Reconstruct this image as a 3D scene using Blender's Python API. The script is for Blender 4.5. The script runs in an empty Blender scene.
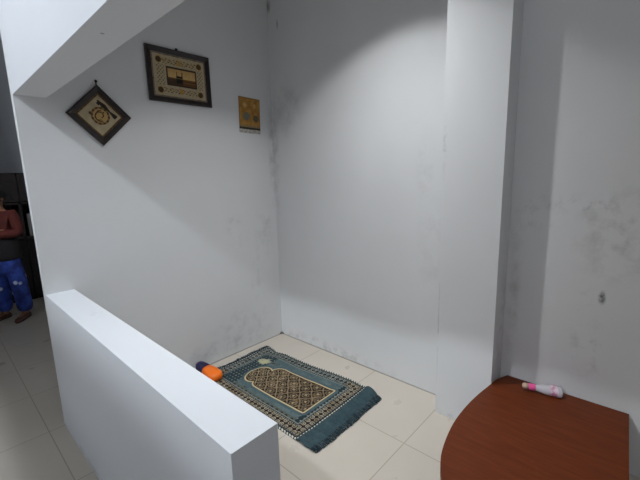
import bpy, bmesh, math, random
from mathutils import Vector, Matrix, noise
random.seed(7)
sc = bpy.context.scene
COL = sc.collection
PI = math.pi
sc.view_settings.view_transform = 'Standard'
sc.view_settings.look = 'None'
sc.view_settings.gamma = 1
sc.view_settings.use_curve_mapping = False
sc.view_settings.exposure = -0.14

# ------------------------------------------------------------------ helpers
def lin(c):
    return tuple(((v/12.92) if v <= .04045 else ((v+.055)/1.055)**2.4) for v in [x/255 for x in c])

def mat(name, rgb, rough=.5, metal=0, spec=.5, **kw):
    m = bpy.data.materials.new(name); m.use_nodes = True
    b = m.node_tree.nodes['Principled BSDF']
    b.inputs['Base Color'].default_value = (*lin(rgb), 1)
    b.inputs['Roughness'].default_value = rough
    b.inputs['Metallic'].default_value = metal
    b.inputs['Specular IOR Level'].default_value = spec
    for k, v in kw.items():
        b.inputs[k.replace('_', ' ')].default_value = v
    return m

def N(nt, t, **kw):
    n = nt.nodes.new(t)
    for k, v in kw.items(): setattr(n, k, v)
    return n

def noise_colour(m, c1, c2, scale, detail=4, lo=.35, hi=.65, stretch=(1, 1, 1), bump=0):
    """two-tone noise in object space on material m"""
    nt = m.node_tree; b = nt.nodes['Principled BSDF']
    tc = N(nt, 'ShaderNodeTexCoord'); mp = N(nt, 'ShaderNodeMapping')
    mp.inputs['Scale'].default_value = stretch
    nz = N(nt, 'ShaderNodeTexNoise'); nz.inputs['Scale'].default_value = scale; nz.inputs['Detail'].default_value = detail
    rp = N(nt, 'ShaderNodeValToRGB')
    rp.color_ramp.elements[0].position = lo; rp.color_ramp.elements[0].color = (*lin(c1), 1)
    rp.color_ramp.elements[1].position = hi; rp.color_ramp.elements[1].color = (*lin(c2), 1)
    L = nt.links.new
    L(tc.outputs['Object'], mp.inputs['Vector']); L(mp.outputs[0], nz.inputs['Vector'])
    L(nz.outputs['Fac'], rp.inputs['Fac']); L(rp.outputs['Color'], b.inputs['Base Color'])
    if bump:
        bp = N(nt, 'ShaderNodeBump'); bp.inputs['Strength'].default_value = bump; bp.inputs['Distance'].default_value = .002
        L(nz.outputs['Fac'], bp.inputs['Height']); L(bp.outputs[0], b.inputs['Normal'])
    return m

def link(name, me, m=None, parent=None, loc=(0, 0, 0)):
    o = bpy.data.objects.new(name, me); COL.objects.link(o); o.location = loc
    if m is not None: me.materials.append(m)
    if parent is not None: o.parent = parent
    return o

def obj(name, bm, m, parent=None, loc=(0, 0, 0), smooth=False, bevel=0, seg=2):
    if bevel:
        bmesh.ops.bevel(bm, geom=[e for e in bm.edges if len(e.link_faces) == 2 and e.calc_face_angle(0) > .6],
                        offset=bevel, segments=seg, affect='EDGES', profile=.5)
    bmesh.ops.recalc_face_normals(bm, faces=bm.faces)
    me = bpy.data.meshes.new(name); bm.to_mesh(me); bm.free()
    if smooth:
        for p in me.polygons: p.use_smooth = True
    return link(name, me, m, parent, loc)

def box(bm, x0, x1, y0, y1, z0, z1):
    v = [bm.verts.new(c) for c in ((x0, y0, z0), (x1, y0, z0), (x1, y1, z0), (x0, y1, z0), (x0, y0, z1), (x1, y0, z1), (x1, y1, z1), (x0, y1, z1))]
    for f in ((0, 3, 2, 1), (4, 5, 6, 7), (0, 1, 5, 4), (1, 2, 6, 5), (2, 3, 7, 6), (3, 0, 4, 7)):
        bm.faces.new([v[i] for i in f])
    return bm

def BX(*a): return box(bmesh.new(), *a)

def lathe(bm, prof, seg=24, axis='z', cap=True):
    rings = []
    for r, z in prof:
        ring = []
        for k in range(seg):
            a = 2*PI*k/seg
            c = (r*math.cos(a), r*math.sin(a), z) if axis == 'z' else (z, r*math.cos(a), r*math.sin(a))
            ring.append(bm.verts.new(c))
        rings.append(ring)
    for a, b in zip(rings, rings[1:]):
        for k in range(seg):
            bm.faces.new((a[k], a[(k+1) % seg], b[(k+1) % seg], b[k]))
    if cap:
        bm.faces.new(rings[0][::-1]); bm.faces.new(rings[-1])
    return bm

def prism(bm, pts, z0, z1):
    a = [bm.verts.new((x, y, z0)) for x, y in pts]; b = [bm.verts.new((x, y, z1)) for x, y in pts]
    bm.faces.new(a[::-1]); bm.faces.new(b)
    n = len(pts)
    for i in range(n): bm.faces.new((a[i], a[(i+1) % n], b[(i+1) % n], b[i]))
    return bm

def tag(o, label, cat, group=None):
    o['label'] = label; o['category'] = cat
    if group: o['group'] = group
    return o

def thing(name, label, cat, loc=(0, 0, 0), rz=0, group=None):
    o = bpy.data.objects.new(name, None); COL.objects.link(o)
    o.location = loc; o.rotation_euler = (0, 0, rz); o.empty_display_size = .1
    return tag(o, label, cat, group)

def struct(name, bm, m, **kw):
    o = obj(name, bm, m, **kw); o['kind'] = 'structure'
    return o

def skinned(name, chains, m, parent, sub=2, root=0, loc=(0, 0, 0)):
    """one continuous surface grown over connected joints; chains = (verts [(co, r)], edges)"""
    verts, edges = chains
    me = bpy.data.meshes.new(name)
    me.from_pydata([v[0] for v in verts], edges, [])
    o = bpy.data.objects.new(name, me); COL.objects.link(o)
    sk = o.modifiers.new('skin', 'SKIN'); sk.use_smooth_shade = True
    for i, v in enumerate(verts):
        r = v[1] if isinstance(v[1], tuple) else (v[1], v[1])
        me.skin_vertices[0].data[i].radius = r
        me.skin_vertices[0].data[i].use_root = (i == root)
    ss = o.modifiers.new('sub', 'SUBSURF'); ss.levels = sub; ss.render_levels = sub
    dg = bpy.context.evaluated_depsgraph_get()
    nm = bpy.data.meshes.new_from_object(o.evaluated_get(dg))
    bpy.data.objects.remove(o)
    for p in nm.polygons: p.use_smooth = True
    nm.materials.clear()
    nm.name = name
    return link(name, nm, m, parent, loc)

def colour_mat(name, rough=.9, bump=0, spec=.2):
    """material coloured by the mesh's own pattern attribute"""
    m = mat(name, (128, 128, 128), rough, spec=spec)
    nt = m.node_tree; a = N(nt, 'ShaderNodeAttribute', attribute_name='pattern')
    b = nt.nodes['Principled BSDF']
    nt.links.new(a.outputs['Color'], b.inputs['Base Color'])
    if bump:
        nz = N(nt, 'ShaderNodeTexNoise'); nz.inputs['Scale'].default_value = 420
        bp = N(nt, 'ShaderNodeBump'); bp.inputs['Strength'].default_value = bump; bp.inputs['Distance'].default_value = .003
        nt.links.new(nz.outputs['Fac'], bp.inputs['Height']); nt.links.new(bp.outputs[0], b.inputs['Normal'])
    return m

def mix(a, b, t):
    return tuple(a[i]+(b[i]-a[i])*t for i in range(3))

# ------------------------------------------------------------------ camera (solved from the walls, tiles and parapet)
CX, CY, CZ = 2.7334, -2.3299, 1.6
R_ = Vector((0.73615901, 0.67628299, -0.02666909)); U_ = Vector((-0.09757537, 0.145042, 0.98460239)); F_ = Vector((-0.66973798, 0.72222167, -0.17276254))
cam = bpy.data.cameras.new('camera'); co = bpy.data.objects.new('camera', cam); COL.objects.link(co)
cam.sensor_fit = 'HORIZONTAL'; cam.sensor_width = 36; cam.lens = 364.645/640*36; cam.clip_start = .02
M = Matrix((( R_.x, U_.x, -F_.x, CX), (R_.y, U_.y, -F_.y, CY), (R_.z, U_.z, -F_.z, CZ), (0, 0, 0, 1)))
co.matrix_world = M
sc.camera = co

# ------------------------------------------------------------------ setting dimensions
WO, WI, L, H = 1.898, 1.744, 2.008, .918
C0, C1, PR = 1.762, 2.107, .178
TA, H0, ZC, ZH = .059, 2.10, 3.2, 4.3

# ------------------------------------------------------------------ painted plaster with its dirt
def plaster(name, base, marks=(), mottle=.04, rough=.62, edge=None):
    """marks: (centre, radii, strength, noise scale, threshold, colour) - patches of dirt and tone"""
    m = mat(name, base, rough, spec=.3)
    nt = m.node_tree; L_ = nt.links.new; b = nt.nodes['Principled BSDF']
    tc = N(nt, 'ShaderNodeTexCoord')
    nz = N(nt, 'ShaderNodeTexNoise'); nz.inputs['Scale'].default_value = 1.7; nz.inputs['Detail'].default_value = 6
    L_(tc.outputs['Object'], nz.inputs['Vector'])
    rp = N(nt, 'ShaderNodeMapRange'); rp.inputs['From Min'].default_value = .35; rp.inputs['From Max'].default_value = .75
    rp.inputs['To Min'].default_value = 0; rp.inputs['To Max'].default_value = mottle
    L_(nz.outputs['Fac'], rp.inputs['Value'])
    mx = N(nt, 'ShaderNodeMix', data_type='RGBA'); mx.inputs[6].default_value = (*lin(base), 1); mx.inputs[7].default_value = (*lin((70, 68, 64)), 1)
    L_(rp.outputs[0], mx.inputs[0])
    cur = mx.outputs[2]
    for cen, rad, st, ns, th, colr in marks:
        mp = N(nt, 'ShaderNodeMapping')
        mp.inputs['Scale'].default_value = tuple(1/r for r in rad)
        mp.inputs['Location'].default_value = tuple(-c/r for c, r in zip(cen, rad))
        L_(tc.outputs['Object'], mp.inputs['Vector'])
        ln = N(nt, 'ShaderNodeVectorMath', operation='LENGTH'); L_(mp.outputs[0], ln.inputs[0])
        fall = N(nt, 'ShaderNodeMapRange', interpolation_type='SMOOTHSTEP')
        fall.inputs['From Min'].default_value = 1; fall.inputs['From Max'].default_value = .15
        L_(ln.outputs['Value'], fall.inputs['Value'])
        n2 = N(nt, 'ShaderNodeTexNoise'); n2.inputs['Scale'].default_value = ns; n2.inputs['Detail'].default_value = 5; n2.inputs['Roughness'].default_value = .65
        L_(tc.outputs['Object'], n2.inputs['Vector'])
        th_ = N(nt, 'ShaderNodeMapRange'); th_.inputs['From Min'].default_value = th; th_.inputs['From Max'].default_value = th+.3
        L_(n2.outputs['Fac'], th_.inputs['Value'])
        ml = N(nt, 'ShaderNodeMath', operation='MULTIPLY'); L_(fall.outputs[0], ml.inputs[0]); L_(th_.outputs[0], ml.inputs[1])
        m2 = N(nt, 'ShaderNodeMath', operation='MULTIPLY'); L_(ml.outputs[0], m2.inputs[0]); m2.inputs[1].default_value = st*.8 if st < 1 else st
        mm = N(nt, 'ShaderNodeMix', data_type='RGBA'); L_(m2.outputs[0], mm.inputs[0]); L_(cur, mm.inputs[6]); mm.inputs[7].default_value = (*lin(colr), 1)
        cur = mm.outputs[2]
    L_(cur, b.inputs['Base Color'])
    bn = N(nt, 'ShaderNodeTexNoise'); bn.inputs['Scale'].default_value = 9; bn.inputs['Detail'].default_value = 8
    L_(tc.outputs['Object'], bn.inputs['Vector'])
    bp = N(nt, 'ShaderNodeBump'); bp.inputs['Strength'].default_value = .12; bp.inputs['Distance'].default_value = .01
    L_(bn.outputs['Fac'], bp.inputs['Height']); L_(bp.outputs[0], b.inputs['Normal'])
    return m

G1 = (96, 92, 84); G2 = (70, 68, 64)
PAINT = (222, 223, 224)
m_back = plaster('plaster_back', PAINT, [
    ((3.6, 0, 1.6), (1.75, .5, 4.), .6, 1.5, .0, (174, 163, 145)),  # broad beige, darker tone over the right part of the wall
    ((2.62, 0, 1.27), (.28, .5, .34), .55, 9, .46, G1), ((2.25, 0, 1.36), (.16, .5, .14), .5, 16, .5, G1),
    ((2.45, 0, 1.42), (.22, .5, .07), .5, 18, .5, G2), ((2.53, 0, .62), (.14, .5, .24), .55, 12, .5, G1),
    ((2.572, 0, .933), (.022, .5, .05), 1.0, 40, .28, (60, 60, 60)), ((2.50, 0, .90), (.05, .5, .16), .4, 14, .5, G1),
    ((2.15, 0, .9), (.05, .5, .7), .45, 7, .42, G1),
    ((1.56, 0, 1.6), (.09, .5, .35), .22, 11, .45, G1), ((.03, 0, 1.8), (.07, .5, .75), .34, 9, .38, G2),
    ((.20, 0, 2.2), (.30, .5, .35), .35, 8, .4, G1), ((.02, 0, 3.1), (.05, .5, .08), .8, 9, .2, G2), ((.13, 0, 2.92), (.016, .5, .06), .7, 30, .25, G2),
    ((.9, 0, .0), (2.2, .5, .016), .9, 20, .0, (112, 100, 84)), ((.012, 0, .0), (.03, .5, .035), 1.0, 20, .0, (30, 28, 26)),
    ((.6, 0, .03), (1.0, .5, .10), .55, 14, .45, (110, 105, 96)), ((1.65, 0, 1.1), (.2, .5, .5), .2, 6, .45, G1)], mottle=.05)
m_left = plaster('plaster_left', PAINT, [
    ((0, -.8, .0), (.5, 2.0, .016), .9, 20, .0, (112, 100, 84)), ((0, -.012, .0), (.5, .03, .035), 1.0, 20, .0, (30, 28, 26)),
    ((0, -.45, .22), (.5, .5, .26), .3, 12, .47, G1), ((0, -.15, 1.1), (.5, .16, .35), .4, 9, .46, G1), ((0, -.5, 1.15), (.5, .12, .3), .35, 11, .48, G1),
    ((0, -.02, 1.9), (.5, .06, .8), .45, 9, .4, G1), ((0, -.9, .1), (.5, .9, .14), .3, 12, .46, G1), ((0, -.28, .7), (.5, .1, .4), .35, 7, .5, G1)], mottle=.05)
m_col = plaster('plaster_column', PAINT, [((1.77, -.178, 1.75), (.02, .5, .25), .5, 20, .42, G1), ((2.107, -.06, .7), (.3, .12, .9), .4, 6, .42, G1),
    ((1.766, -.178, .6), (.008, .5, .5), .5, 10, .4, G1), ((1.9, -.178, .02), (.2, .5, .03), .5, 14, .4, G1)], mottle=.03)
m_white = plaster('plaster_white', (222, 224, 228), [((.55, -1.82, .918), (.2, .08, .1), .25, 18, .52, G1)], mottle=.02)
m_half = plaster('plaster_parapet', (222, 224, 228), [((.62, -1.8, .918), (.12, .05, .05), .3, 22, .5, G1), ((.9, -1.9, .02), (1.2, .1, .03), .6, 12, .42, G1)], mottle=.02)
m_soff = plaster('plaster_lintel', (220, 222, 226), [((1.28, -1.83, 2.10), (.010, .010, .05), .9, 60, .1, G2)], mottle=.02)
m_hall = plaster('plaster_hall', (176, 178, 182), [], mottle=.08)
m_ceil = plaster('plaster_ceiling', (215, 216, 216), [], mottle=.03)

# floor tiles
def tile_mat(name, ox, oy, size):
    m = mat(name, (206, 200, 188), .22, spec=.45)
    nt = m.node_tree; L_ = nt.links.new; b = nt.nodes['Principled BSDF']
    tc = N(nt, 'ShaderNodeTexCoord'); mp = N(nt, 'ShaderNodeMapping'); mp.inputs['Location'].default_value = (-ox, -oy, 0)
    L_(tc.outputs['Object'], mp.inputs['Vector'])
    br = N(nt, 'ShaderNodeTexBrick'); br.offset = 0; br.squash = 1
    br.inputs['Scale'].default_value = 1; br.inputs['Brick Width'].default_value = size; br.inputs['Row Height'].default_value = size
    br.inputs['Mortar Size'].default_value = .0035; br.inputs['Mortar Smooth'].default_value = .2
    br.inputs['Color1'].default_value = (*lin((200, 191, 178)), 1); br.inputs['Color2'].default_value = (*lin((197, 188, 176)), 1); br.inputs['Mortar'].default_value = (*lin((166, 156, 141)), 1)
    L_(mp.outputs[0], br.inputs['Vector'])
    nz = N(nt, 'ShaderNodeTexNoise'); nz.inputs['Scale'].default_value = 5; nz.inputs['Detail'].default_value = 6
    L_(tc.outputs['Object'], nz.inputs['Vector'])
    mr = N(nt, 'ShaderNodeMapRange'); mr.inputs['From Min'].default_value = .4; mr.inputs['From Max'].default_value = .8; mr.inputs['To Max'].default_value = .07
    L_(nz.outputs['Fac'], mr.inputs['Value'])
    mx = N(nt, 'ShaderNodeMix', data_type='RGBA'); L_(mr.outputs[0], mx.inputs[0]); L_(br.outputs['Color'], mx.inputs[6]); mx.inputs[7].default_value = (*lin((150, 140, 124)), 1)
    L_(mx.outputs[2], b.inputs['Base Color'])
    r2 = N(nt, 'ShaderNodeMapRange'); r2.inputs['To Min'].default_value = .2; r2.inputs['To Max'].default_value = .42
    L_(nz.outputs['Fac'], r2.inputs['Value']); L_(r2.outputs[0], b.inputs['Roughness'])
    return m

m_tile_in = tile_mat('tile_alcove', 1.753-.6*6, -.577-.6*12, .6)
m_tile_out = tile_mat('tile_hall', -.047-.6*12, -1.987-.6*12, .6)

# ------------------------------------------------------------------ the setting
X0, X1, Y0 = -4.3, 4.6, -6.2
struct('floor', BX(0, L+.0, -WO+.05, 0, -.1, 0), m_tile_in)
bm = bmesh.new()
box(bm, X0, 0, Y0, 0, -.1, 0); box(bm, 0, X1, Y0, -WO+.05, -.1, 0); box(bm, L, X1, -WO+.05, 0, -.1, 0)
struct('floor_hall', bm, m_tile_out)
# the tiles right of the parapet carry on the alcove's joints
struct('ceiling', BX(X0, X1, Y0, .15, ZH, ZH+.1), m_ceil)
struct('ceiling_alcove', BX(0, X1, -WI, 0, ZC, ZH), m_ceil)
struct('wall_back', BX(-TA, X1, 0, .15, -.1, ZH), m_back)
struct('wall_left', BX(-TA, 0, -WO, 0, 0, ZH), m_left)
struct('wall_hall', BX(X0, -TA, 0, .15, -.1, ZH), m_hall)
struct('wall_far', BX(X0-.15, X0, Y0, .15, -.1, ZH), m_hall)
struct('wall_front', BX(X0, X1, Y0-.15, Y0, -.1, ZH), m_hall)
struct('wall_right', BX(X1, X1+.15, Y0, .15, -.1, ZH), m_hall)
struct('wall_parapet', BX(0, L, -WO, -WI, 0, H), m_half, bevel=.004)
bm = bmesh.new()
box(bm, 1.0, 1.88, -3.2, -3.1, 0, 2.08); box(bm, X0, X1, -3.2, -3.1, 2.08, 2.53)
struct('wall_shade_beam', bm, m_white)      # unseen beam and pier, added to shade the parapet face and hall
struct('wall_shade_screen', BX(X0, -.9, -3.3, -3.2, 0, ZH), m_hall)          # unseen wall, added to keep lamp light out of the hall
struct('wall_lintel', BX(0, L, -WO, -WI, H0, ZH), m_soff)
struct('wall_column', BX(C0, C1, -PR, 0, 0, ZC), m_col, bevel=.005)

# ------------------------------------------------------------------ lamps
m_lampbody = mat('lamp_plastic', (225, 225, 222), .4)
m_glow = bpy.data.materials.new('lamp_glow'); m_glow.use_nodes = True
nt = m_glow.node_tree; nt.nodes.clear()
em = N(nt, 'ShaderNodeEmission'); out = N(nt, 'ShaderNodeOutputMaterial'); nt.links.new(em.outputs[0], out.inputs[0])
em.inputs['Color'].default_value = (.86, .93, 1, 1); em.inputs['Strength'].default_value = 1050
t = thing('ceiling_lamp', 'round white globe lamp on the ceiling outside the alcove', 'lamp', (.8, -4.2, ZH))
obj('lamp_base', lathe(bmesh.new(), [(.06, 0), (.06, -.025), (.035, -.05)]), m_lampbody, t, smooth=False)
obj('globe', lathe(bmesh.new(), [(.005, -.228)] + [(.09*math.sin(a), -.138-.09*math.cos(a)) for a in [PI*k/12 for k in range(1, 11)]] + [(.03, -.05)], 20), m_glow, t, smooth=True)

t = thing('downlight', 'round white downlight in the alcove ceiling', 'lamp', (1.40, -.805, ZC))
obj('trim_ring', lathe(bmesh.new(), [(.10, 0), (.10, -.075), (.09, -.085), (.085, -.075), (.085, 0)], 28, cap=False), m_lampbody, t)
sp = bpy.data.lights.new('alcove_spot', 'SPOT'); so = bpy.data.objects.new('alcove_spot', sp); COL.objects.link(so)
so.location = (1.40, -.805, 3.11); sp.spot_size = math.radians(116); sp.spot_blend = .22; sp.shadow_soft_size = .03
sp.energy = 190; sp.color = (.965, .985, 1)
# reflector throw: strongest straight down
sp.use_nodes = True; nt = sp.node_tree
tcl = N(nt, 'ShaderNodeTexCoord'); sx_ = N(nt, 'ShaderNodeSeparateXYZ'); ab = N(nt, 'ShaderNodeMath', operation='ABSOLUTE'); pw = N(nt, 'ShaderNodeMath', operation='POWER'); pw.inputs[1].default_value = 4.2
nt.links.new(tcl.outputs['Normal'], sx_.inputs[0]); nt.links.new(sx_.outputs['Z'], ab.inputs[0]); nt.links.new(ab.outputs[0], pw.inputs[0]); nt.links.new(pw.outputs[0], nt.nodes['Emission'].inputs['Strength'])
so.parent = None

# unseen lamp behind the photographer, added as ambient fill for the room
t = thing('fill_panel', 'unseen square white fill light added to the main room ceiling', 'lamp', (3.2, -5.0, ZH))
obj('panel_frame', BX(-.32, .32, -.32, .32, -.04, 0), m_lampbody, t)
m_glow2 = m_glow.copy(); m_glow2.name = 'panel_glow'
for n_ in m_glow2.node_tree.nodes:
    if n_.type == 'EMISSION': n_.inputs['Strength'].default_value = 22; n_.inputs['Color'].default_value = (.97, .98, 1, 1)
obj('diffuser', BX(-.28, .28, -.28, .28, -.046, -.041), m_glow2, t)

# ------------------------------------------------------------------ low table
m_wood = mat('table_wood', (94, 42, 16), .5, spec=.18)
noise_colour(m_wood, (86, 37, 12), (102, 46, 18), 3, 6, .3, .7, (2, 14, 2))
m_edge = mat('table_edge', (58, 26, 14), .5, spec=.3)
t = thing('low_table', 'low dark brown wooden table with a rounded side, against the stained wall', 'table', (2.44, -.6, 0))
ctrl = [(2.735, -.008), (2.15, -.008), (2.112, -.10), (2.104, -.19), (2.083, -.34), (2.073, -.50), (2.078, -.68), (2.112, -.87), (2.147, -.965), (2.19, -1.045),
        (2.27, -1.15), (2.38, -1.235), (2.52, -1.29), (2.66, -1.31), (2.80, -1.31)]
def smooth_pts(P, keep, it=2):
    for _ in range(it):
        Q = []
        for i, (a, b) in enumerate(zip(P, P[1:])):
            if i == 0: Q.append(a)
            if not (i == 0): Q.append((a[0]*.75+b[0]*.25, a[1]*.75+b[1]*.25))
            if i < len(P)-2: Q.append((a[0]*.25+b[0]*.75, a[1]*.25+b[1]*.75))
        Q.append(P[-1]); P = Q
    return P
curve = [ctrl[0], ctrl[1]] + smooth_pts(ctrl[1:], 0)[1:]
outl = [(x-2.44, y+.6) for x, y in curve]
TZ = .34
obj('tabletop', prism(bmesh.new(), outl, TZ-.026, TZ), m_wood, t, bevel=.003)
inner = [((x-.02)*.90+.02, (y+.05)*.90-.05) for x, y in outl]
obj('apron', prism(bmesh.new(), inner, TZ-.10, TZ-.027), m_edge, t)
for x, y in ((-.235, .50), (.225, .50), (-.22, -.28), (.27, -.60)):
    obj('leg', prism(bmesh.new(), [(x+.028*math.cos(a), y+.028*math.sin(a)) for a in [2*PI*k/16 for k in range(16)]], 0, TZ-.1), m_edge, t)

# bottle lying at the back edge of the table
m_clear = mat('bottle_plastic', (240, 236, 242), .10, Transmission_Weight=.5, IOR=1.3)
m_pink = mat('pink_plastic', (240, 92, 158), .4)
m_beige = mat('beige_cap', (188, 160, 140), .5)
m_label = mat('pink_print', (226, 170, 192), .4, Transmission_Weight=.4)
noise_colour(m_label, (214, 96, 150), (246, 226, 236), 60, 3, .38, .58)
bx, by = Vector((2.262, -.120)), Vector((2.444, -.052))
ang = math.atan2(by.y-bx.y, by.x-bx.x)
t = thing('bottle', 'small clear plastic bottle with pink collar lying at the back of the brown table', 'bottle', (bx.x, bx.y, TZ+.0275), ang)
def squash(bm, s=.78):
    for v in bm.verts:
        k = max(0, min(1, (v.co.x-.085)/.10)); v.co.z *= 1-(1-s)*k; v.co.y *= 1+.15*k
    return bm
obj('bottle_body', squash(lathe(bmesh.new(), [(.013, .062), (.017, .066), (.019, .080), (.025, .100), (.030, .125), (.033, .155), (.036, .180), (.035, .190), (.026, .195)], 24, 'x')), m_clear, t, smooth=True)
obj('collar', lathe(bmesh.new(), [(.016, .030), (.019, .033), (.019, .060), (.016, .064)], 24, 'x'), m_pink, t, smooth=False)
obj('cap', lathe(bmesh.new(), [(.008, -.002), (.015, .003), (.017, .012), (.0165, .030)], 24, 'x'), m_beige, t, smooth=True)
obj('print_band', squash(lathe(bmesh.new(), [(.0312, .135), (.0336, .150), (.0350, .165), (.0356, .172)], 24, 'x', cap=False)), m_label, t, smooth=True)
# settle it: cap end and body both lie on the table top
t.rotation_euler = (0, math.radians(1.0), ang)
t.location.z = TZ+.0285

# ------------------------------------------------------------------ prayer rug
TEAL = (62, 82, 87); TEALD = (36, 50, 56); TEALL = (104, 117, 118); BLK = (26, 28, 31); CREAM = (188, 178, 154); BRN = (52, 38, 28); TAN = (142, 120, 88)
def h2(a, b): 
    return noise.noise(Vector((a, b, 3.3)))
def fr(x): return x-math.floor(x)
def mihrab(x, y):
    """signed: <0 inside the arch panel"""
    yc = -.638
    hx, hy = (1.098-.505)/2, .158; cx = (1.098+.505)/2
    dx = abs(x-cx)-hx; dy = abs(y-yc)-hy
    r = .075 if x < cx else .012
    qx, qy = max(dx+r, 0), max(dy+r, 0)
    d1 = math.hypot(qx, qy)+min(max(dx+r, dy+r), 0)-r
    ex, ey = (x-.462)/.092, (y-(-.665))/.118
    d2 = (math.hypot(ex, ey)-1)*.1
    return min(d1, d2)
def rug_colour(x, y):
    n = h2(x*60, y*60)*.5+h2(x*14, y*14)*.5
    # plain woven ends
    if x > 1.245 or x < .135:
        st = .5+.5*h2(x*10, y*120)+.25*h2(x*40, y*30)
        return mix(mix(TEALD, TEAL, .45+.55*st), TEALL, max(0, n)*.45)
    dl = min(x-.135, 1.245-x, y+.985, -.285-y)    # distance in from the pattern's edge
    wv = .12*h2(x*9, y*11)
    if dl < .008:
        return (212, 208, 194) if fr((x+y)*42) < .55 else TEALD
    if dl < .015: return BLK
    if dl < .096:
        w = dl-.015
        along = x if min(y+.985, -.285-y) < min(x-.135, 1.245-x) else y
        brown = y < -.80 or x > 1.1
        a = fr(along/.040)-.5; b = w/.081-.5
        if abs(abs(b)-.43) < .035: return TEALL if fr(along/.016) < .55 else BLK
        q = math.hypot(a*1.05, (fr(w/.0405)-.5))
        if q < .13: return mix(CREAM, TEALL, .35) if n > -.25 else TAN
        if abs(q-.34) < .07: return mix(TAN if brown else TEALL, (206, 200, 184), .45+.6*n)
        return mix(BLK, BRN if brown else TEALD, .3+.6*n)
    if dl < .102: return mix(CREAM, TEALL, .75)
    d = mihrab(x, y)
    if abs(d-.002) < .0055: return mix((206, 190, 150), TAN, .15)
    if d < 0:
        if d > -.012: return (44, 30, 22)
        p, q = (x+.004*math.sin(y*80))/.12, (y+.638)/.12
        a, b = fr(p+q), fr(p-q)
        lite = max(0, min(1, (.9-x)*1.6+n))
        if abs(a-.5) < .05 or abs(b-.5) < .05: return mix(mix(CREAM, TAN, .6), BRN, .25*(1-lite))
        ca, cb = (a if a < .5 else a-1), (b if b < .5 else b-1)
        rr = math.hypot(ca, cb); th = math.atan2(cb, ca)
        if rr < .13+.05*math.cos(th*4): return mix(TAN, CREAM, .4)
        if abs(rr-.30-.04*math.cos(th*8)) < .045: return mix(mix(CREAM, TAN, .4), BRN, .3*(1-lite)+.1)
        if n > .22: return mix(BRN, TAN, .55)
        return mix(BRN, (30, 21, 16), .5+max(0, -n))
    k = ((x-.325)/.06)**2+((y+.50)/.05)**2+1.2*h2(x*30, y*30)       # tan worn patch near the arch
    if k < 1: return mix((192, 182, 140), TEALL, .15+max(0, k)*.4)
    if d < .030: return mix(TEAL, TEALL, .35+.5*n)
    if x < .40 or x > 1.105:
        a, b = fr(x/.034)-.5, fr(y/.030)-.5
        if abs(a)+abs(b) < .22+.2*n: return mix(TEALL, CREAM, .35)
        return mix(mix(TEAL, BLK, .55 if x > 1.1 else .25), TEALD, .5+.5*n)
    if d < .06 or y > -.45: return mix(TEALL, TEAL, .45+.7*n)
    a, b = fr(x/.05)-.5, fr((y+.02)/.04)-.5
    return mix(BLK, BRN, .6) if abs(a)+abs(b) < .34+.3*n else mix(TEAL, TAN, .3)

def rug_shift(x, y):
    """where the cloth really lies: edges that wander a little"""
    u = (x-.09)/1.32; v = (y+.99)/.71
    sx = .018*math.sin(y*7)*max(0, 1-u*3) + .02*math.sin(v*3.1+.4)*max(0, u-.7)
    if v > .8 and u < .2: sx += .015
    e = 0
    e += .045*math.exp(-((x-1.08)/.28)**2)*v           # right side bellies out by the near end
    e -= .028*math.exp(-((x-.27)/.06)**2)*max(0, v-.6)*2.2
    e -= .03*max(0, (u-.86)/.14)*v
    return x+sx, y+e
def rug_height(x, y):
    z = .007 + .004*noise.noise(Vector((x*3, y*4, .5))) + .002*noise.noise(Vector((x*11, y*13, 1.5)))
    u = (x-.09)/1.32; v = (y+.99)/.71
    z += .040*math.exp(-((x-1.32)/.05)**2)*max(0, v-.72)*2.6       # rumpled corner
    z += .014*math.exp(-((x-1.30-.05*math.sin(y*9))/.03)**2)*(.5+.5*math.sin(y*17))+.010*math.exp(-((x-1.36)/.02)**2)*(.5+.5*math.sin(y*31))
    z += .010*math.exp(-((x-1.105)/.04)**2)*math.exp(-((y+.60)/.25)**2)
    return max(.005, z)
nx, ny = 330, 180
rx0, rx1, ry0, ry1 = .125, 1.375, -.99, -.28
verts, faces, cols = [], [], []
for j in range(ny+1):
    for i in range(nx+1):
        x = rx0+(rx1-rx0)*i/nx; y = ry0+(ry1-ry0)*j/ny
        X, Y = rug_shift(x, y)
        verts.append((X, Y, rug_height(x, y))); cols.append((*lin(rug_colour(x, y)), 1))
nb = len(verts)
for j in range(ny):
    for i in range(nx):
        a = j*(nx+1)+i; faces.append((a, a+1, a+nx+2, a+nx+1))
# underside rim so that the rug has thickness
ring = [i for i in range(nx+1)]+[(j+1)*(nx+1)-1 for j in range(1, ny+1)]+[ny*(nx+1)+i for i in range(nx-1, -1, -1)]+[j*(nx+1) for j in range(ny-1, 0, -1)]
for i in ring:
    v = verts[i]; verts.append((v[0], v[1], max(.001, v[2]-.006))); cols.append((*lin(TEALD), 1))
for k in range(len(ring)):
    k2 = (k+1) % len(ring); faces.append((ring[k2], ring[k], nb+k, nb+k2))
me = bpy.data.meshes.new('pile'); me.from_pydata(verts, [], faces)
ca = me.color_attributes.new('pattern', 'FLOAT_COLOR', 'POINT')
ca.data.foreach_set('color', [c for q in cols for c in q])
for p in me.polygons: p.use_smooth = True
t = thing('prayer_rug', 'teal and brown prayer rug with arch pattern lying on the tiled floor', 'rug', (.75, -.64, 0))
m_rug = colour_mat('rug_wool', .95, .5, .1)
o = link('pile', me, m_rug, t, (-.75, .64, 0))
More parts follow.
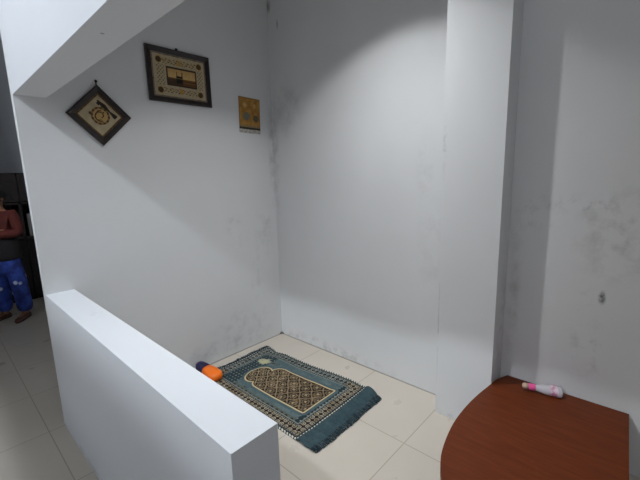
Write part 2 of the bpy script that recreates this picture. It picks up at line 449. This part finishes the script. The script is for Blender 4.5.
def fringe(name, xs, sgn, ylo, yhi, n, length):
    bm = bmesh.new(); lay = bm.verts.layers.float_color.new('pattern')
    for k in range(n):
        y = ylo+(yhi-ylo)*(k+random.random()*.6)/n
        X, Y = rug_shift(xs, y); z = rug_height(xs, y)-.002
        ln = length*(.72+.35*(.5+.5*noise.noise(Vector((y*14, xs, 0))))+random.uniform(-.12, .12)); dr = .35*noise.noise(Vector((y*9, 2, xs)))+random.uniform(-.12, .12)
        w = random.uniform(.0022, .004); c = lin(mix(TEALD, TEALL, random.random()**1.6*.8)); prev = None
        for s in range(5):
            f = s/4; px = X+sgn*ln*f; py = Y+dr*ln*f+.004*math.sin(f*6+k); pz = max(.0025, z*(1-f)+.003+.003*math.sin(f*3+k*.7))
            ww = w*(1-.55*f)
            row = [bm.verts.new((px, py-ww, pz)), bm.verts.new((px, py, pz+ww)), bm.verts.new((px, py+ww, pz)), bm.verts.new((px, py, max(.0006, pz-ww)))]
            for v in row: v[lay] = (*c, 1)
            if prev:
                for a in range(4): bm.faces.new((prev[a], prev[(a+1) % 4], row[(a+1) % 4], row[a]))
            else: bm.faces.new(row[::-1])
            prev = row
        bm.faces.new(prev)
    f = obj(name, bm, m_rug, t, (-.75, .64, 0), smooth=True)
    return f
fringe('fringe', 1.37, 1, -.99, -.285, 440, .046)
fringe('fringe', .13, -1, -.99, -.285, 230, .045)

# ------------------------------------------------------------------ flat art on wall_left: local u along +y, v up
def art(name, w, h, fn, m, parent, nu, nv, loc=(0, 0, 0), depth=.004):
    """a thin sheet whose printed pattern is fn(u, v), u in 0..w, v in 0..h; sheet faces +x"""
    verts, faces, cols = [], [], []
    for j in range(nv+1):
        for i in range(nu+1):
            u, v = w*i/nu, h*j/nv
            verts.append((0, u-w/2, v-h/2)); cols.append((*lin(fn(u, v)), 1))
    for j in range(nv):
        for i in range(nu):
            a = j*(nu+1)+i; faces.append((a, a+1, a+nu+2, a+nu+1))
    nb = len(verts)
    for (u, v) in ((0, 0), (w, 0), (w, h), (0, h)): verts.append((-depth, u-w/2, v-h/2)); cols.append((.3, .26, .2, 1))
    c = (0, nu, (nv+1)*(nu+1)-1, nv*(nu+1))
    faces.append((nb+3, nb+2, nb+1, nb))
    e = [[k for k in range(nu+1)], [(k+1)*(nu+1)-1 for k in range(nv+1)], [nv*(nu+1)+k for k in range(nu, -1, -1)], [k*(nu+1) for k in range(nv, -1, -1)]]
    for s in range(4): faces.append([nb+s]+[nb+(s+1) % 4]+e[s][::-1])
    me = bpy.data.meshes.new(name); me.from_pydata(verts, [], faces)
    ca = me.color_attributes.new('pattern', 'FLOAT_COLOR', 'POINT'); ca.data.foreach_set('color', [x for q in cols for x in q])
    return link(name, me, m, parent, loc)

def frame_bars(bm, w, h, fw, d):
    """mitred, stepped frame profile in the y-z plane, standing out along +x"""
    prof = [(0, 0), (d*.8, 0), (d, .25*fw), (d*.75, .7*fw), (d*.55, fw), (0, fw)]      # (x, inset)
    cs = [(-1, -1), (1, -1), (1, 1), (-1, 1)]
    rings = [[bm.verts.new((x, sx*(w/2-i), sz*(h/2-i))) for x, i in prof] for sx, sz in cs]
    for k in range(4):
        a, b = rings[k], rings[(k+1) % 4]
        for q in range(len(prof)):
            q2 = (q+1) % len(prof); bm.faces.new((a[q], b[q], b[q2], a[q2]))
    return bm

m_frame = mat('frame_wood', (38, 26, 24), .35, spec=.45); noise_colour(m_frame, (20, 14, 14), (46, 30, 24), 30, 5, .3, .75, (1, 1, 1))
m_art = colour_mat('printed_sheet', .5, 0, .3)
m_metal = mat('hook_metal', (60, 58, 56), .4, .8)
CRM = (180, 165, 134); DBR = (58, 40, 24); GLD = (176, 132, 62)
W1, H1 = .425, .305
def kaaba(u, v):
    U, V = u/W1, v/H1
    n = noise.noise(Vector((U*22, V*17, 1)))
    n2 = noise.noise(Vector((U*70, V*55, 4)))
    edge = min(U*W1, (1-U)*W1, V*H1, (1-V)*H1)
    c = mix(CRM, (160, 140, 104), max(0, n)*.9)
    if edge < .012: return mix((150, 140, 128), DBR, .3+.5*max(0, n))      # scalloped rim of the mat
    for cu, cv in ((.13, .16), (.87, .16), (.13, .84), (.87, .84)):          # corner rosettes
        r = math.hypot((U-cu)*W1, (V-cv)*H1)
        if r < .020: return mix(DBR, (96, 76, 36), .3+.4*n)
        if r < .024: return GLD
    if .25 < U < .81 and .29 < V < .72:                                      # the scene
        if not (.275 < U < .785 and .335 < V < .68): return DBR
        a, b = (U-.29)/.49, (V-.34)/.325
        if .27 < a < .52 and b < .60 and b > .08: return (22, 18, 16) if not (.40 < b < .46) else (120, 92, 40)
        if (abs(a-.30) < .018 or abs(a-.50) < .018) and b < .88: return DBR
        if b < .42 and a > .5: return mix((150, 96, 40), DBR, .3+.5*max(0, math.sin(b*28)))
        if b < .30: return mix(DBR, (120, 78, 36), max(0, n2)*1.2)
        if b < .42: return mix((120, 84, 44), DBR, .4)
        return mix((208, 172, 112), (176, 136, 76), b-.4+.3*n)
    if .18 < U < .82 and (.11 < V < .235 or .765 < V < .89):                   # bands of script-like strokes
        s = math.sin(U*95+2.4*math.sin(V*60))+.8*math.sin(V*120+U*37)
        if abs(U-.5) < .03: return GLD
        return DBR if s > .75 else (mix(GLD, CRM, .5) if s > .1 else c)
    if .08 < U < .215 and .26 < V < .74 or .815 < U < .93 and .26 < V < .74:     # side ornament
        s = math.sin(V*70)*math.sin(U*W1*260)
        return mix(DBR, TAN, .3) if s > .45 else c
    return c
t = thing('picture_frame', 'rectangular dark framed picture of a black cube shrine with a cream border', 'picture', (0.002, -.886, 2.352))
obj('frame', frame_bars(bmesh.new(), .495, .375, .036, .022), m_frame, t)
art('print', W1, H1, kaaba, m_art, t, 150, 110, (.009, 0, 0))
hk = lathe(bmesh.new(), [(.010, 0), (.012, .004), (.005, .012)], 12, 'x')
obj('hook', hk, m_metal, t, (0.0, -.01, .196))

S2 = .196
def emblem(u, v):
    # sheet coordinates in the frame's own axes; (a, b) turned so that b is up on the wall
    x, y = u-S2/2, v-S2/2
    a, b = (x-y)*.70711, (x+y)*.70711
    n = noise.noise(Vector((u*90, v*90, 2))); n2 = noise.noise(Vector((u*30, v*30, 7)))
    c = mix(CRM, (150, 136, 108), .35+.5*n2)
    if max(abs(x), abs(y)) > S2/2-.008: return mix(DBR, TAN, .35+.4*n)
    if max(abs(x), abs(y)) > S2/2-.011: return mix(GLD, CRM, .5)
    # ring of the medallion
    r = math.hypot(a-.002, b+.002); th = math.atan2(b+.002, a-.002)
    if abs(r-.050) < .0065: return mix(DBR, GLD, .35+.35*math.sin(th*12))
    if r < .043:
        s = abs(r-.012-.0042*((th+1.2) % 6.2832)) < .0036 or abs(r-.030+.004*math.sin(th*3)) < .0028 and a < .012 or math.hypot(a-.022, b-.020) < .005
        return DBR if s else mix(GLD, CRM, .35)
    if math.hypot(a+.056, b-.012) < .009: return DBR
    # dark stroke along the upper right side
    p = x-.062; q = y                                   # x axis of the sheet points up-right
    if abs(p) < .010+.004*math.sin(q*70) and -.075 < q < .070: return (36, 24, 18)
    if p > -.02 and p < .0 and .045 < q < .066: return (36, 24, 18)
    return c
t = thing('picture_frame', 'small square dark framed picture hung on its corner as a diamond', 'picture', (0.002, -1.466, 2.026))
piv = bpy.data.objects.new('frame_tilt', None)
bpy.data.objects.remove(piv)
o = obj('frame', frame_bars(bmesh.new(), .270, .270, .034, .020), m_frame, t); o.rotation_euler = (PI/4, 0, 0)
o = art('print', S2+.012, S2+.012, lambda u, v: emblem(u-.006, v-.006), m_art, t, 110, 110, (.008, 0, 0)); o.rotation_euler = (PI/4, 0, 0)
obj('hook', lathe(bmesh.new(), [(.007, 0), (.009, .004), (.004, .012)], 12, 'x'), m_metal, t, (0, .002, .212))
lp = BX(0, .004, -.003, .005, .186, .208); obj('hanging_loop', lp, m_metal, t)

W3, H3 = .226, .302
def poster(u, v):
    U, V = u/W3, v/H3
    n = noise.noise(Vector((U*7, V*9, 1))); n2 = noise.noise(Vector((U*34, V*40, 5)))
    c = mix((186, 140, 66), (150, 104, 46), .5+.7*n)
    if V < .055: return (196, 192, 184) if n2 > -.1 else (96, 88, 76)
    if V < .105: return (206, 202, 196) if fr(U*13+n2*.4) < .6 else (120, 110, 96)
    if V < .165: return mix((44, 38, 30), (110, 100, 80), max(0, n2))
    if V < .21: return mix((150, 130, 92), (90, 70, 44), max(0, n2)*1.4)
    for cu, cv, r, col_ in ((.28, .78, .085, (214, 178, 104)), (.74, .78, .085, (206, 168, 100)), (.34, .47, .15, (120, 118, 108)), (.78, .43, .13, (104, 92, 72))):
        k = math.hypot((U-cu), (V-cv)*1.3)
        if k < r: return mix(col_, (72, 58, 40), max(0, n2)*1.3)
    if V > .965 or U < .03 or U > .975: return (150, 112, 62)
    return c
t = tag(art('poster', W3, H3, poster, m_art, None, 76, 100, (.0038, -.257, 2.143)), 'yellow paper calendar poster pinned near the corner of the walls', 'poster')
t.rotation_euler = (math.radians(-1.5), 0, 0)

# ------------------------------------------------------------------ orange and navy slipper behind the parapet
m_or = mat('orange_rubber', (250, 118, 18), .4); m_nv = mat('navy_fabric', (30, 22, 66), .8)
t = thing('slipper', 'orange closed-toe slipper with dark navy ankle part behind the low white wall', 'slipper', (.068, -.95, .017), math.radians(3))
def shoe(prof, seg=20):
    """prof: (x, half width, height)"""
    bm = bmesh.new(); rings = []
    for x, w, hgt in prof:
        ring = []
        for k in range(seg):
            a = 2*PI*k/seg; cy, cz = math.cos(a), math.sin(a)
            yy = w*math.copysign(abs(cy)**.8, cy); zz = hgt*.5+hgt*.5*math.copysign(abs(cz)**.7, cz)
            ring.append(bm.verts.new((x, yy, zz)))
        rings.append(ring)
    for a, b in zip(rings, rings[1:]):
        for k in range(seg): bm.faces.new((a[k], a[(k+1) % seg], b[(k+1) % seg], b[k]))
    bm.faces.new(rings[0][::-1]); bm.faces.new(rings[-1])
    return bm
obj('toe', shoe([(.070, .046, .072), (.10, .051, .074), (.14, .056, .072), (.18, .058, .066), (.208, .055, .058), (.226, .044, .048), (.234, .026, .036)]), m_or, t, smooth=True)
obj('ankle', shoe([(-.045, .018, .060), (-.040, .034, .072), (-.01, .040, .078), (.03, .043, .078), (.069, .045, .076)]), m_nv, t, smooth=True)

# ------------------------------------------------------------------ the hall beyond: dark cupboard
m_cup = mat('cupboard_dark', (30, 22, 20), .5); noise_colour(m_cup, (20, 15, 14), (40, 28, 24), 6, 5, .3, .7, (1, 1, 6))
m_cupin = mat('cupboard_inside', (70, 62, 60), .8)
t = thing('cupboard', 'dark brown cupboard against the hall wall behind the standing person', 'cupboard', (-3.9, -1.75, 0))
bm = bmesh.new()
box(bm, -.38, -.35, -.95, .95, 0, 1.75)                      # back panel
for y in (-.95, -.33, .29, .92): box(bm, -.35, .30, y, y+.03, 0, 1.75)
for z in (0, .86, 1.33, 1.72): box(bm, -.35, .30, -.92, .92, z, z+.03)
obj('carcass', bm, m_cup, t)
for y in (-.92, -.30, .32):
    d = obj('door', BX(.30, .32, y, y+.60, .04, .85), m_cup, t, bevel=.004)
    obj('handle', BX(.32, .335, y+.52, y+.535, .50, .62), m_metal, d)
    d = obj('door', BX(.30, .32, y, y+.60, 1.37, 1.73), m_cup, t, bevel=.004)
    obj('handle', BX(.32, .335, y+.52, y+.535, 1.40, 1.50), m_metal, d)
m_box = mat('storage_box', (120, 116, 114), .7)
tag(obj('storage_box', BX(-.16, .16, -.24, .24, 0, .30), m_box, None, (-3.80, -1.14, .892), bevel=.008), 'grey box in the open shelf of the dark cupboard', 'box')

# ------------------------------------------------------------------ person in the hall, arms folded
m_skin = mat('skin', (150, 104, 78), .55, Subsurface_Weight=.05)
m_hair = mat('hair', (18, 15, 14), .6)
m_jacket = mat('jacket_cloth', (84, 28, 22), .85); noise_colour(m_jacket, (74, 25, 19), (98, 34, 26), 9, 4)
m_shirt = mat('shirt_cloth', (24, 20, 22), .9)
m_pants = mat('pants_cloth', (44, 66, 140), .85)
nt = m_pants.node_tree; b_ = nt.nodes['Principled BSDF']
tc = N(nt, 'ShaderNodeTexCoord'); vo = N(nt, 'ShaderNodeTexVoronoi'); vo.inputs['Scale'].default_value = 7
wv = N(nt, 'ShaderNodeTexNoise'); wv.inputs['Scale'].default_value = 11; wv.inputs['Detail'].default_value = 4
rp = N(nt, 'ShaderNodeValToRGB'); e_ = rp.color_ramp.elements
e_[0].position = .10; e_[0].color = (*lin((190, 205, 230)), 1); e_[1].position = .20; e_[1].color = (*lin((40, 62, 138)), 1)
rp2 = N(nt, 'ShaderNodeValToRGB'); rp2.color_ramp.elements[0].position = .4; rp2.color_ramp.elements[0].color = (.55, .55, .62, 1); rp2.color_ramp.elements[1].position = .62; rp2.color_ramp.elements[1].color = (1.5, 1.5, 1.5, 1)
mx = N(nt, 'ShaderNodeMix', data_type='RGBA', blend_type='MULTIPLY'); mx.inputs[0].default_value = 1
nt.links.new(tc.outputs['Object'], vo.inputs['Vector']); nt.links.new(tc.outputs['Object'], wv.inputs['Vector'])
nt.links.new(vo.outputs['Distance'], rp.inputs['Fac']); nt.links.new(wv.outputs['Fac'], rp2.inputs['Fac'])
nt.links.new(rp.outputs['Color'], mx.inputs[6]); nt.links.new(rp2.outputs['Color'], mx.inputs[7]); nt.links.new(mx.outputs[2], b_.inputs['Base Color'])
m_shoe = mat('shoe_leather', (78, 48, 34), .5)
# own axes: +x to the viewer's right, -y towards the viewer
t = thing('person', 'person standing in the hall with folded arms, red jacket and blue patterned trousers', 'person', (-2.86, -1.757, 0), math.atan2(R_.y, R_.x))
def sym(P): return P
V = [((0, 0, .80), (.10, .08)),                                                   # 0 pelvis
     ((0, 0, .92), (.118, .085)), ((0, 0, 1.06), (.125, .088)), ((0, .005, 1.20), (.135, .090)), ((0, .01, 1.285), (.085, .065)),   # 1-4 spine
     ((0, .01, 1.335), (.045, .047)), ((0, -.005, 1.385), (.058, .066)), ((0, -.012, 1.455), (.070, .085)), ((0, -.005, 1.525), (.048, .058))]   # 5-8 neck, head
E_ = [(i, i+1) for i in range(8)]
def add(chain, root):
    prev = root
    for c in chain:
        V.append(c); E_.append((prev, len(V)-1)); prev = len(V)-1
    return prev
for s in (-1, 1):
    add([((s*.080, 0, .66), (.060, .060)), ((s*.105, -.01, .43), (.055, .058)), ((s*.118, .01, .09), (.036, .040)), ((s*.125, -.02, .045), (.038, .035)), ((s*.14, -.13, .03), (.034, .024))], 0)
wr = {}
for s in (-1, 1):
    e = add([((s*.145, .01, 1.265), (.052, .052)), ((s*.215, -.02, 1.05), (.040, .040)), ((s*.03, -.165-(.02*s), 1.06+.015*s), (.027, .027)), ((-s*.05, -.160-(.02*s), 1.085+.02*s), (.026, .016))], 4 if False else 3)
    wr[s] = (e, V[e][0])
for s in (-1, 1):                                                                   # five fingers lying over the other arm
    e, p = wr[s]
    for k, (dz, ln) in enumerate(((.026, .062), (.010, .070), (-.006, .066), (-.022, .052))):
        add([((p[0]-s*.035, p[1]-.004, p[2]+dz), .0088), ((p[0]-s*(.035+ln*.55), p[1]+.004, p[2]+dz*1.15), .0080), ((p[0]-s*(.03+ln), p[1]+.022, p[2]+dz*1.2), .0068)], e)
    add([((p[0]+s*.01, p[1]-.006, p[2]+.030), .0095), ((p[0]-s*.022, p[1]-.010, p[2]+.052), .0078)], e)
body = skinned('body', (V, E_), m_skin, t)
# face: nose, ears, eyes, mouth
def blob(name, c, r_, m, seg=12):
    bb = bmesh.new(); bmesh.ops.create_uvsphere(bb, u_segments=seg, v_segments=8, radius=1, matrix=Matrix.Translation(c) @ Matrix.Diagonal((*r_, 1)))
    return obj(name, bb, m, t, smooth=True)
blob('nose', (0, -.104, 1.435), (.012, .018, .020), m_skin)
for s in (-1, 1): blob('ear', (s*.071, 0, 1.445), (.009, .018, .028), m_skin)
m_eye = mat('eye', (30, 22, 20), .3); m_lip = mat('lip', (120, 62, 56), .5)
for s in (-1, 1):
    ey = bmesh.new(); bmesh.ops.create_uvsphere(ey, u_segments=10, v_segments=8, radius=1, matrix=Matrix.Translation((s*.028, -.084, 1.462)) @ Matrix.Diagonal((.012, .010, .007, 1)))
    obj('eye', ey, m_eye, t, smooth=True)
mo = bmesh.new(); bmesh.ops.create_uvsphere(mo, u_segments=12, v_segments=6, radius=1, matrix=Matrix.Translation((0, -.083, 1.400)) @ Matrix.Diagonal((.022, .010, .006, 1)))
obj('mouth', mo, m_lip, t, smooth=True)
hr = bmesh.new(); bmesh.ops.create_uvsphere(hr, u_segments=24, v_segments=16, radius=1, matrix=Matrix.Translation((0, .012, 1.478)) @ Matrix.Diagonal((.085, .100, .092, 1)))
bmesh.ops.delete(hr, geom=[v for v in hr.verts if (v.co.y < -.05 and v.co.z < 1.505) or v.co.z < 1.405], context='VERTS')
obj('hair', hr, m_hair, t, smooth=True)
# clothing grown over the same joints
J = [((0, .0, .90), (.140, .105)), ((0, 0, 1.02), (.145, .108)), ((0, .005, 1.19), (.155, .108)), ((0, .012, 1.275), (.105, .080)), ((0, .012, 1.315), (.062, .060))]
JE = [(0, 1), (1, 2), (2, 3), (3, 4)]
for s in (-1, 1):
    q = 2
    for c in (((s*.150, .01, 1.262), (.066, .066)), ((s*.19, -.0, 1.16), (.060, .060)), ((s*.222, -.025, 1.045), (.056, .056)), ((s*.13, -.10, 1.045), (.052, .050)), ((s*.035, -.158-(.02*s), 1.058+.015*s), (.040, .038))):
        J.append(c); JE.append((q, len(J)-1)); q = len(J)-1
skinned('jacket', (J, JE), m_jacket, t)
skinned('shirt_hem', ([((0, 0, .69), (.175, .145)), ((0, 0, .80), (.178, .145)), ((0, 0, .92), (.170, .135)), ((0, 0, 1.03), (.15, .11))], [(0, 1), (1, 2), (2, 3)]), m_shirt, t)
P = [((0, 0, .74), (.150, .120)), ((0, 0, .68), (.146, .116)), ((0, 0, .90), (.150, .115))]; PE = [(0, 1), (0, 2)]
for s in (-1, 1):
    q = 1
    for c in (((s*.085, 0, .60), (.092, .098)), ((s*.108, -.008, .40), (.084, .088)), ((s*.120, .004, .20), (.082, .086)), ((s*.124, .004, .07), (.080, .084))):
        P.append(c); PE.append((q, len(P)-1)); q = len(P)-1
skinned('trousers', (P, PE), m_pants, t)
for s in (-1, 1):
    so_ = obj('shoe', shoe([(-.07, .028, .05), (-.05, .038, .072), (0, .042, .075), (.06, .046, .062), (.12, .046, .048), (.155, .034, .038), (.17, .016, .026)], 16), m_shoe, t, (s*.128, -.02, 0), smooth=True)
    so_.rotation_euler = (0, 0, -PI/2+s*.18)

# ------------------------------------------------------------------ faint light of the rest of the house
w = bpy.data.worlds.new('world'); sc.world = w; w.use_nodes = True
w.node_tree.nodes['Background'].inputs['Color'].default_value = (.02, .02, .022, 1)
